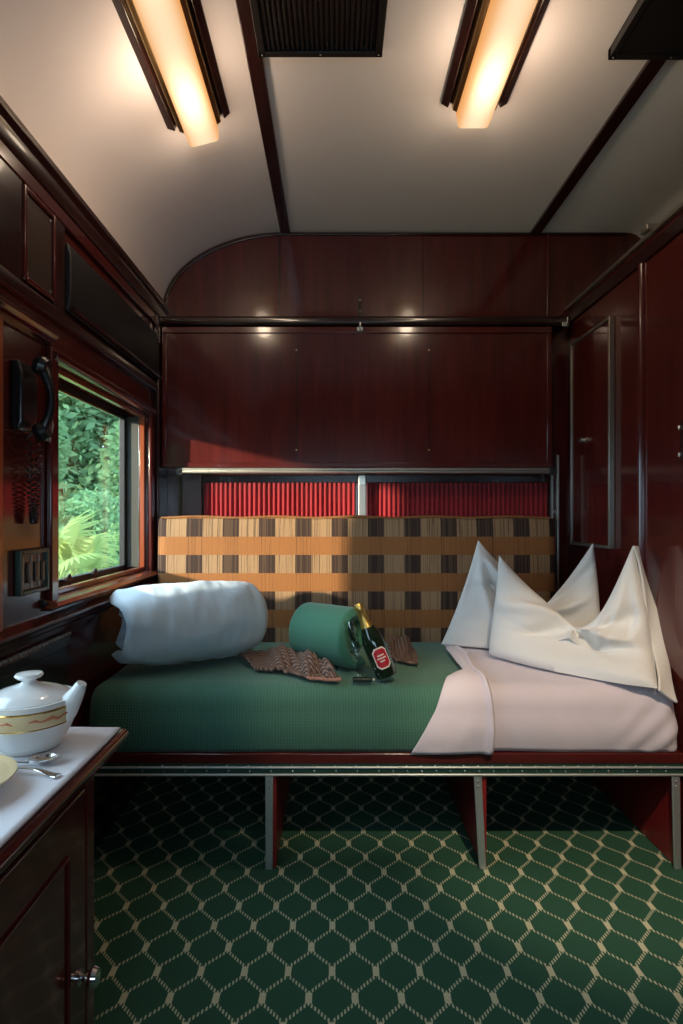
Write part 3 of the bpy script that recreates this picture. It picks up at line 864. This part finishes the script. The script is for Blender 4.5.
front = [[(499, 555, 2.36), (537, 597, 2.30), (577, 630, 2.22), (603, 612, 2.14), (633, 545, 2.06)],
         [(496, 590, 2.34), (535, 618, 2.26), (575, 646, 2.18), (613, 634, 2.10), (645, 602, 2.03)],
         [(492, 625, 2.32), (533, 645, 2.22), (573, 663, 2.13), (616, 662, 2.05), (653, 650, 1.99)],
         [(489, 655, 2.30), (530, 666, 2.13), (572, 675, 2.02), (616, 683, 1.92), (658, 690, 1.86)]]
cr = [(.52, .92, R(a), .85, amp, .055) for a, amp in ((-142, .02), (-118, -.020), (-96, .018), (-74, -.02), (-54, .024), (-36, -.018))]
cr += [(.95, .95, R(a), .6, amp, .03) for a, amp in ((-120, .014), (-100, -.014), (-140, .012))]
pillow(front, .078, 'front white pillow with two peaked corners and a deep dent facing the viewer', 3.3, cr,
       border=[[(633, 546, 2.06), (645, 602, 2.03), (653, 650, 1.99), (658, 690, 1.86)], [(637, 547, 2.08), (655, 604, 2.06), (667, 655, 2.00), (678, 703, 1.86)]])
rear = [[(478, 540, 2.50), (503, 568, 2.48), (537, 606, 2.44), (562, 586, 2.38), (593, 543, 2.32)],
        [(468, 575, 2.50), (498, 596, 2.48), (536, 626, 2.42), (568, 614, 2.36), (598, 585, 2.30)],
        [(455, 612, 2.50), (493, 625, 2.46), (533, 640, 2.40), (573, 640, 2.34), (601, 625, 2.28)],
        [(441, 645, 2.50), (488, 652, 2.44), (531, 657, 2.39), (575, 660, 2.33), (606, 662, 2.28)]]
cr2 = [(.5, .95, R(a), .7, amp, .04) for a, amp in ((-170, .02), (-140, -.02), (-40, .02), (-15, -.016))] + [(.02, .98, R(a), .7, amp, .03) for a, amp in ((-70, .016), (-55, -.014), (-85, -.01))]
pillow(rear, .045, 'rear pillow tucked behind the other, its bluish left corner rising beside the backrest', 9.1, cr2)

# ------------------------------------------------------------------ cabinet with tea things
TX, TY, TZ = -.372, 1.068, .750
t = thing('cabinet', 'dark mahogany cabinet in the left foreground with a cloth on its top', 'cabinet', (-.60, .40, 0))
MB().box(XL + .048, -.430, -.30, 1.035, .06, .705).build('body', 'mahogany', t, bevel=.004)
MB().box(XL + .06, -.455, -.28, 1.015, 0.001, .06).build('plinth', 'dark_mahogany', t)
w = MB().prism([(XL + .048, .705), (-.415, .705), (-.405, .712), (-.398, .724), (-.384, .728), (TX, .734), (TX, .744), (TX - .008, TZ), (XL + .048, TZ)], 'y', -.32, TY)
w.build('worktop', 'mahogany_y', t, bevel=.003)
MB().box(-.430, -.420, .998, 1.032, .06, .705).build('stile', 'mahogany', t, bevel=.004)
d = MB().box(-.430, -.416, .46, .985, .09, .680).build('door', 'mahogany', t, bevel=.003)
b = MB()
b.box(-.416, -.411, .53, .535, .16, .60); b.box(-.416, -.411, .915, .92, .16, .60); b.box(-.416, -.411, .53, .92, .60, .605); b.box(-.416, -.411, .53, .92, .155, .16)
b.build('moulding', 'mahogany_y', d, bevel=.0015)
MB().lathe([(.012, 0), (.012, .003), (.006, .006), (.006, .012), (.013, .017), (.0165, .024), (.014, .031), (.006, .034), (.0001, .0345)], Matrix.Translation((-.416, .958, .385)) @ Matrix.Rotation(R(90), 4, 'Y'), 28).build('knob', 'chrome', d)

def tc(a, b_):
    x = XL + .055 + (TX - .012 - XL - .055) * a; y = -.30 + (TY - .012 + .30) * b_
    return Vector((x, y, TZ + .0015 + .0012 * (1 + fbm((x * 6, y * 6, 0), 1))))
o = MB().grid(tc, 40, 90).build('table_cloth', 'table_linen', solid=.004, off=1)
tag(o, 'white cloth laid over the top of the dark cabinet', 'cloth')
CZ = TZ + .0075
tx, ty = -.503, .970
t = thing('teapot', 'white porcelain teapot with cream and gold band and a lid', 'teapot', (tx, ty, CZ))
def TM(z=0): return Matrix.Translation((tx, ty, CZ + z)) @ Matrix.Diagonal((1, 1, .85, 1))
rp = [(.040, 0), (.048, .001), (.050, .004), (.049, .007), (.060, .022), (.068, .042), (.0725, .064), (.0735, .082), (.0715, .090), (.072, .094), (.066, .094), (.066, .086)]
MB().lathe(rp, TM(), 56).build('body', 'porcelain', t)
MB().lathe([(.0703, .052), (.0731, .064), (.0743, .080), (.0736, .0835)], TM(), 56).build('cream_band', 'cream_glaze', t)
MB().lathe([(.0701, .0508), (.0708, .0520), (.0707, .0535)], TM(), 56).lathe([(.0742, .0815), (.0745, .0832), (.0735, .0850)], TM(), 56).build('gold_line', 'gold', t)
for g in range(5):
    b = MB(); pts = []
    for i in range(9):
        a = 2 * math.pi * (g + .12 + .76 * i / 8) / 5; pts.append((tx + .0735 * math.cos(a), ty + .0735 * math.sin(a), CZ + .0585 + .0022 * math.sin(i * 2.1)))
    b.tube(pts, [.0008, .0022, .0012, .0024, .0030, .0024, .0012, .0022, .0008], 8)
    b.build('flower_garland', 'rose_glaze', t)
ld = MB().lathe([(.066, .090), (.0655, .095), (.060, .100), (.045, .108), (.025, .116), (.014, .120), (.011, .124)], TM(), 48).build('lid', 'porcelain', t)
MB().lathe([(.011, .122), (.010, .127), (.019, .131), (.022, .135), (.020, .139), (.010, .141), (.0001, .1415)], TM(), 32).build('lid_knob', 'porcelain', ld)
MB().tube([(tx + .046, ty - .002, CZ + .042), (tx + .064, ty - .004, CZ + .062), (tx + .076, ty - .006, CZ + .080), (tx + .085, ty - .007, CZ + .094), (tx + .090, ty - .008, CZ + .104)], [.021, .019, .015, .011, .008], 20).build('spout', 'porcelain', t)
hp = []
for i in range(13):
    a = -math.pi / 2 + math.pi * i / 12; hp.append((tx - .069 - .040 * math.cos(a), ty + .002, CZ + .044 + .026 * math.sin(a)))
MB().tube(hp, .0055, 12).build('handle', 'porcelain', t)

def spoon(name, label, pa, pb, bowl):
    """handle end pa to bowl end pb"""
    pa, pb = Vector(pa), Vector(pb); d = (pb - pa); L = d.length; d.normalize(); sd = Vector((-d.y, d.x, 0))
    t = thing(name, label, 'spoon', pa, 'silver spoons on the white cloth')
    def hfn(u, v):
        w = .0030 + .0046 * max(0, 1 - u / .55) ** 1.5; a = 2 * math.pi * v
        hz = .0018 + (.006 * max(0, math.sin(math.pi * (u - .1))) if u > .1 else 0)
        return pa + d * (L - bowl) * u + sd * w * math.cos(a) + Vector((0, 0, hz + .0015 * math.sin(a)))
    mb = MB().grid(hfn, 24, 10); mb.f.append(tuple(range(11)))
    mb.build('handle', 'chrome', t, weld=True)
    def bfn(u, v):
        a = 2 * math.pi * v; rr = u
        cxx = pa + d * (L - bowl / 2)
        q = cxx + d * (bowl / 2 * rr * math.cos(a)) + sd * (bowl * .33 * rr * math.sin(a) * (1 - .18 * math.cos(a)))
        q.z += .0012 + .009 * rr * rr
        return q
    MB().grid(bfn, 10, 30).build('bowl', 'chrome', t, weld=True, solid=.0012, off=1)
spoon('spoon', 'silver spoon lying in front of the teapot with its bowl to the right', (-.560, .868, CZ), (-.420, .905, CZ), .046)
spoon('spoon', 'silver spoon beside the plate with only its handle in view', (-.400, .852, CZ), (-.520, .880, CZ), .040)
t = thing('plate', 'cream rimmed white plate cut off at the left edge of view', 'plate', (-.522, .795, CZ))
PM = Matrix.Translation((-.522, .795, CZ))
MB().lathe([(.0001, .004), (.036, .004), (.037, .0), (.041, .0), (.043, .006), (.062, .012), (.082, .021), (.083, .0225), (.081, .0235), (.062, .0155), (.044, .009), (.0001, .007)], PM, 56).build('dish', 'porcelain', t)
MB().lathe([(.064, .0168), (.0805, .0240), (.0832, .0236), (.0834, .0220), (.0822, .0205)], PM, 56).build('rim_band', 'cream_glaze', t)

# ------------------------------------------------------------------ outside
GZ = -1.05
o = struct(MB().box(-60, -1.3, -20, 60, GZ - .2, GZ).build('ground_outside', 'soil_grass', smooth=False))
def leaves(mb, c, r, cnt, size, rng, shell=.55):
    for _ in range(cnt):
        d = Vector((rng.gauss(0, 1), rng.gauss(0, 1), rng.gauss(0, 1))).normalized()
        q = Vector(c) + Vector((d.x * r[0], d.y * r[1], d.z * r[2])) * (shell + (1 - shell) * rng.random() ** .6)
        a = Vector((rng.gauss(0, 1), rng.gauss(0, 1), rng.gauss(0, .7))).normalized(); b_ = a.orthogonal().normalized()
        b_ = (b_ + a.cross(b_) * rng.uniform(-1.5, 1.5)).normalized()
        s_ = size * rng.uniform(.6, 1.3); k = len(mb.v)
        mb.v += [tuple(q - a * s_), tuple(q + b_ * s_ * .45), tuple(q + a * s_), tuple(q - b_ * s_ * .45)]
        mb.f.append((k, k + 1, k + 2, k + 3))
rng = random.Random(5)
def tree(x, y, h, r, mat, label, leaf_s=.075, cnt=20000):
    t = thing('tree', label, 'tree', (x, y, GZ), 'trees beyond the window')
    MB().tube([(x, y, GZ), (x + .05, y + .05, GZ + h * .3), (x - .05, y, GZ + h * .7)], [.16, .12, .06], 10).build('trunk', 'trunk', t)
    mb = MB()
    for i in range(14):
        a = i * 2.4; k = rng.uniform(.1, .62)
        c = (x + r * k * math.cos(a), y + r * k * math.sin(a), GZ + h * (.14 + .72 * i / 13))
        leaves(mb, c, (r * .62, r * .62, h * .15), cnt // 14, leaf_s, rng, .35)
    mb.build('foliage', mat, t, smooth=False)
tree(-5.1, 9.2, 5.6, .95, 'leaf_tree', 'leafy tree filling the upper left of the window view')
tree(-2.6, 9.2, 5.4, .95, 'leaf_tree', 'leafy tree at the right edge of the window view')
tree(-5.65, 13.6, 8.2, 2.3, 'leaf_dark', 'broad dark tree far behind the gap between the two nearer trees', .12, 26000)
tree(-3.15, 7.2, 2.5, .62, 'leaf_tree', 'low bushy tree standing just behind the palm', .05, 12000)
tree(-4.4, -9.0, 6.0, 2.0, 'leaf_dark', 'unseen tree behind the viewer, added to cover the sky reflected in the berth panel', .2, 5000)  # out of view, added to hide bright sky in the berth's reflection
def shrub(x, y, h, r, label):
    t = thing('bush', label, 'bush', (x, y, GZ))
    MB().tube([(x, y, GZ), (x, y, GZ + h * .6)], [.05, .03], 8).build('stem', 'trunk', t)
    mb = MB()
    for i in range(16):
        a = rng.uniform(0, 6.28); k = rng.uniform(.1, .75)
        leaves(mb, (x + r * k * math.cos(a), y + r * k * math.sin(a), GZ + h * rng.uniform(.25, .86)), (r * .4, r * .4, h * .16), 330, .038, rng, .75)
    mb.build('foliage', 'leaf_bush', t, smooth=False)
shrub(-2.25, 5.9, 2.30, .55, 'small-leaved pale green bush right of the palm outside the window')
t = thing('fan_palm', 'bright yellow-green fan palm just outside the window', 'palm', (-2.0, 4.25, GZ))
bp = Vector((-2.0, 4.25, .62))
MB().tube([(-2.0, 4.25, GZ), (-2.0, 4.25, .62)], [.10, .08], 12).build('trunk', 'trunk', t)
for i in range(13):
    az = i * 2.399; el = R(72 - i * 8.5)
    d = Vector((math.cos(az) * math.cos(el), math.sin(az) * math.cos(el), math.sin(el)))
    ln = rng.uniform(.24, .36)
    c = bp + d * ln
    sd = d.cross(Vector((0, 0, 1))).normalized(); up = sd.cross(d).normalized()
    mb = MB(); mb.tube([bp, c], [.010, .006], 6)
    nb = 26
    for k in range(nb):
        a = R(-118 + 236 * k / (nb - 1))
        e = (d * math.cos(a) + sd * math.sin(a)).normalized()
        L = .33 * (1 - .25 * abs(a) / 2); w = .017
        sdd = (e.cross(up)).normalized()
        q1 = c + e * L * .55 + up * .03; q2 = c + e * L + up * (-.06 - .05 * rng.random())
        b0 = len(mb.v)
        mb.v += [tuple(c), tuple(q1 + sdd * w), tuple(q1 + up * .006), tuple(q1 - sdd * w), tuple(q2)]
        mb.f += [(b0, b0 + 1, b0 + 2), (b0, b0 + 2, b0 + 3), (b0 + 1, b0 + 4, b0 + 2), (b0 + 2, b0 + 4, b0 + 3)]
    mb.build('frond', 'leaf_palm', t, smooth=False)
mb = MB()
for i in range(700):
    x = rng.uniform(-1.75, -1.15); y = rng.uniform(2.85, 3.35); h = rng.uniform(1.3, 1.93)
    dx, dy = rng.uniform(-.18, .18), rng.uniform(-.12, .08); k = len(mb.v)
    mb.v += [(x - .014, y, GZ), (x + .014, y, GZ), (x + dx * .5 + .012, y + dy * .5, GZ + h * .7), (x + dx, y + dy, GZ + h), (x + dx * .5 - .012, y + dy * .5, GZ + h * .7)]
    mb.f.append((k, k + 1, k + 2, k + 3, k + 4))
o = mb.build('tall_grass', 'leaf_palm', smooth=False); o['kind'] = 'stuff'
tag(o, 'tall pale grass growing round the palm outside the window', 'grass'); o['kind'] = 'stuff'

struct(MB().box(-4.9, -4.5, -2.95, -1.75, GZ, 4.2).build('sun_blocker', 'grey_metal', smooth=False))  # unseen slab added to keep the sun out of the side window
# ------------------------------------------------------------------ light
W = bpy.data.worlds.new('sky'); S.world = W; W.use_nodes = True
bg = W.node_tree.nodes['Background']; bg.inputs[0].default_value = (.56, .76, 1.0, 1); bg.inputs[1].default_value = 6.5
def light(name, typ, loc, aim, energy, color, **kw):
    l = bpy.data.lights.new(name, typ); l.energy = energy; l.color = color
    for k, v in kw.items(): setattr(l, k, v)
    o = bpy.data.objects.new(name, l); COL.objects.link(o); o.location = loc
    o.rotation_euler = (Vector(aim) - Vector(loc)).to_track_quat('-Z', 'Y').to_euler()
    return o
sd = Vector((1.19, 1.0, -.285))
light('sun', 'SUN', (-6, -3, 4), Vector((-6, -3, 4)) + sd, 8.5, (1.0, .84, .64), angle=R(2.5))
po = light('window_daylight', 'AREA', (XL - .14, (WY0 + WY1) / 2, (WZ0 + WZ1) / 2), (0, (WY0 + WY1) / 2, (WZ0 + WZ1) / 2), 1, (1, 1, 1), shape='RECTANGLE', size=WY1 - WY0, size_y=WZ1 - WZ0)
po.data.cycles.is_portal = True
po = light('side_daylight', 'AREA', (XL - .14, (VY0 + VY1) / 2, (WZ0 + WZ1) / 2), (0, (VY0 + VY1) / 2, (WZ0 + WZ1) / 2), 1, (1, 1, 1), shape='RECTANGLE', size=VY1 - VY0, size_y=WZ1 - WZ0)
po.data.cycles.is_portal = True
po = light('front_daylight', 'AREA', ((fw0 + fw1) / 2, YF - .12, (fz0 + fz1) / 2), ((fw0 + fw1) / 2, 0, (fz0 + fz1) / 2), 1, (1, 1, 1), shape='RECTANGLE', size=fw1 - fw0, size_y=fz1 - fz0)
po.data.cycles.is_portal = True
for lx, lz, ys in ((-.452, 2.36, (1.72, 2.03)), (.458, 2.385, (1.68, 1.985))):
    for ly, pw, dz in zip(ys, (2.9, .6), (.045, 0)): light('lamp_glow', 'POINT', (lx, ly, lz - dz), (lx, ly, 0), pw, (1.0, .78, .56), shadow_soft_size=.04)
light('fill_spot_bed', 'SPOT', (.42, .25, 2.38), (.08, 2.02, .56), 105, (1.0, .78, .54), spot_size=R(21), spot_blend=.85, shadow_soft_size=.03)  # added spot without a fitting, brightens the middle of the bed
light('fill_spot_right', 'SPOT', (.50, .25, 2.38), (.86, 1.84, .46), 145, (1.0, .78, .55), spot_size=R(33), spot_blend=.7, shadow_soft_size=.03)  # added spot without a fitting, warms pillows, sheet and carpet at right

# ------------------------------------------------------------------ camera
cam = bpy.data.cameras.new('camera'); co = bpy.data.objects.new('camera', cam); COL.objects.link(co)
co.location = (0, 0, CH); co.rotation_euler = (R(90), 0, 0)
cam.sensor_width = 36; cam.lens = F / 1024 * 36; cam.shift_x = 6.5 / 1024; cam.shift_y = 4 / 1024; cam.clip_start = .02
S.camera = co
vs = S.view_settings
S.display_settings.display_device = 'sRGB'
vs.view_transform = 'Standard'; vs.look = 'None'; vs.gamma = 1; vs.exposure = 0; vs.use_curve_mapping = False
S.cycles.max_bounces = 10; S.cycles.transparent_max_bounces = 16; S.cycles.use_denoising = True
S.cycles.sample_clamp_indirect = 6
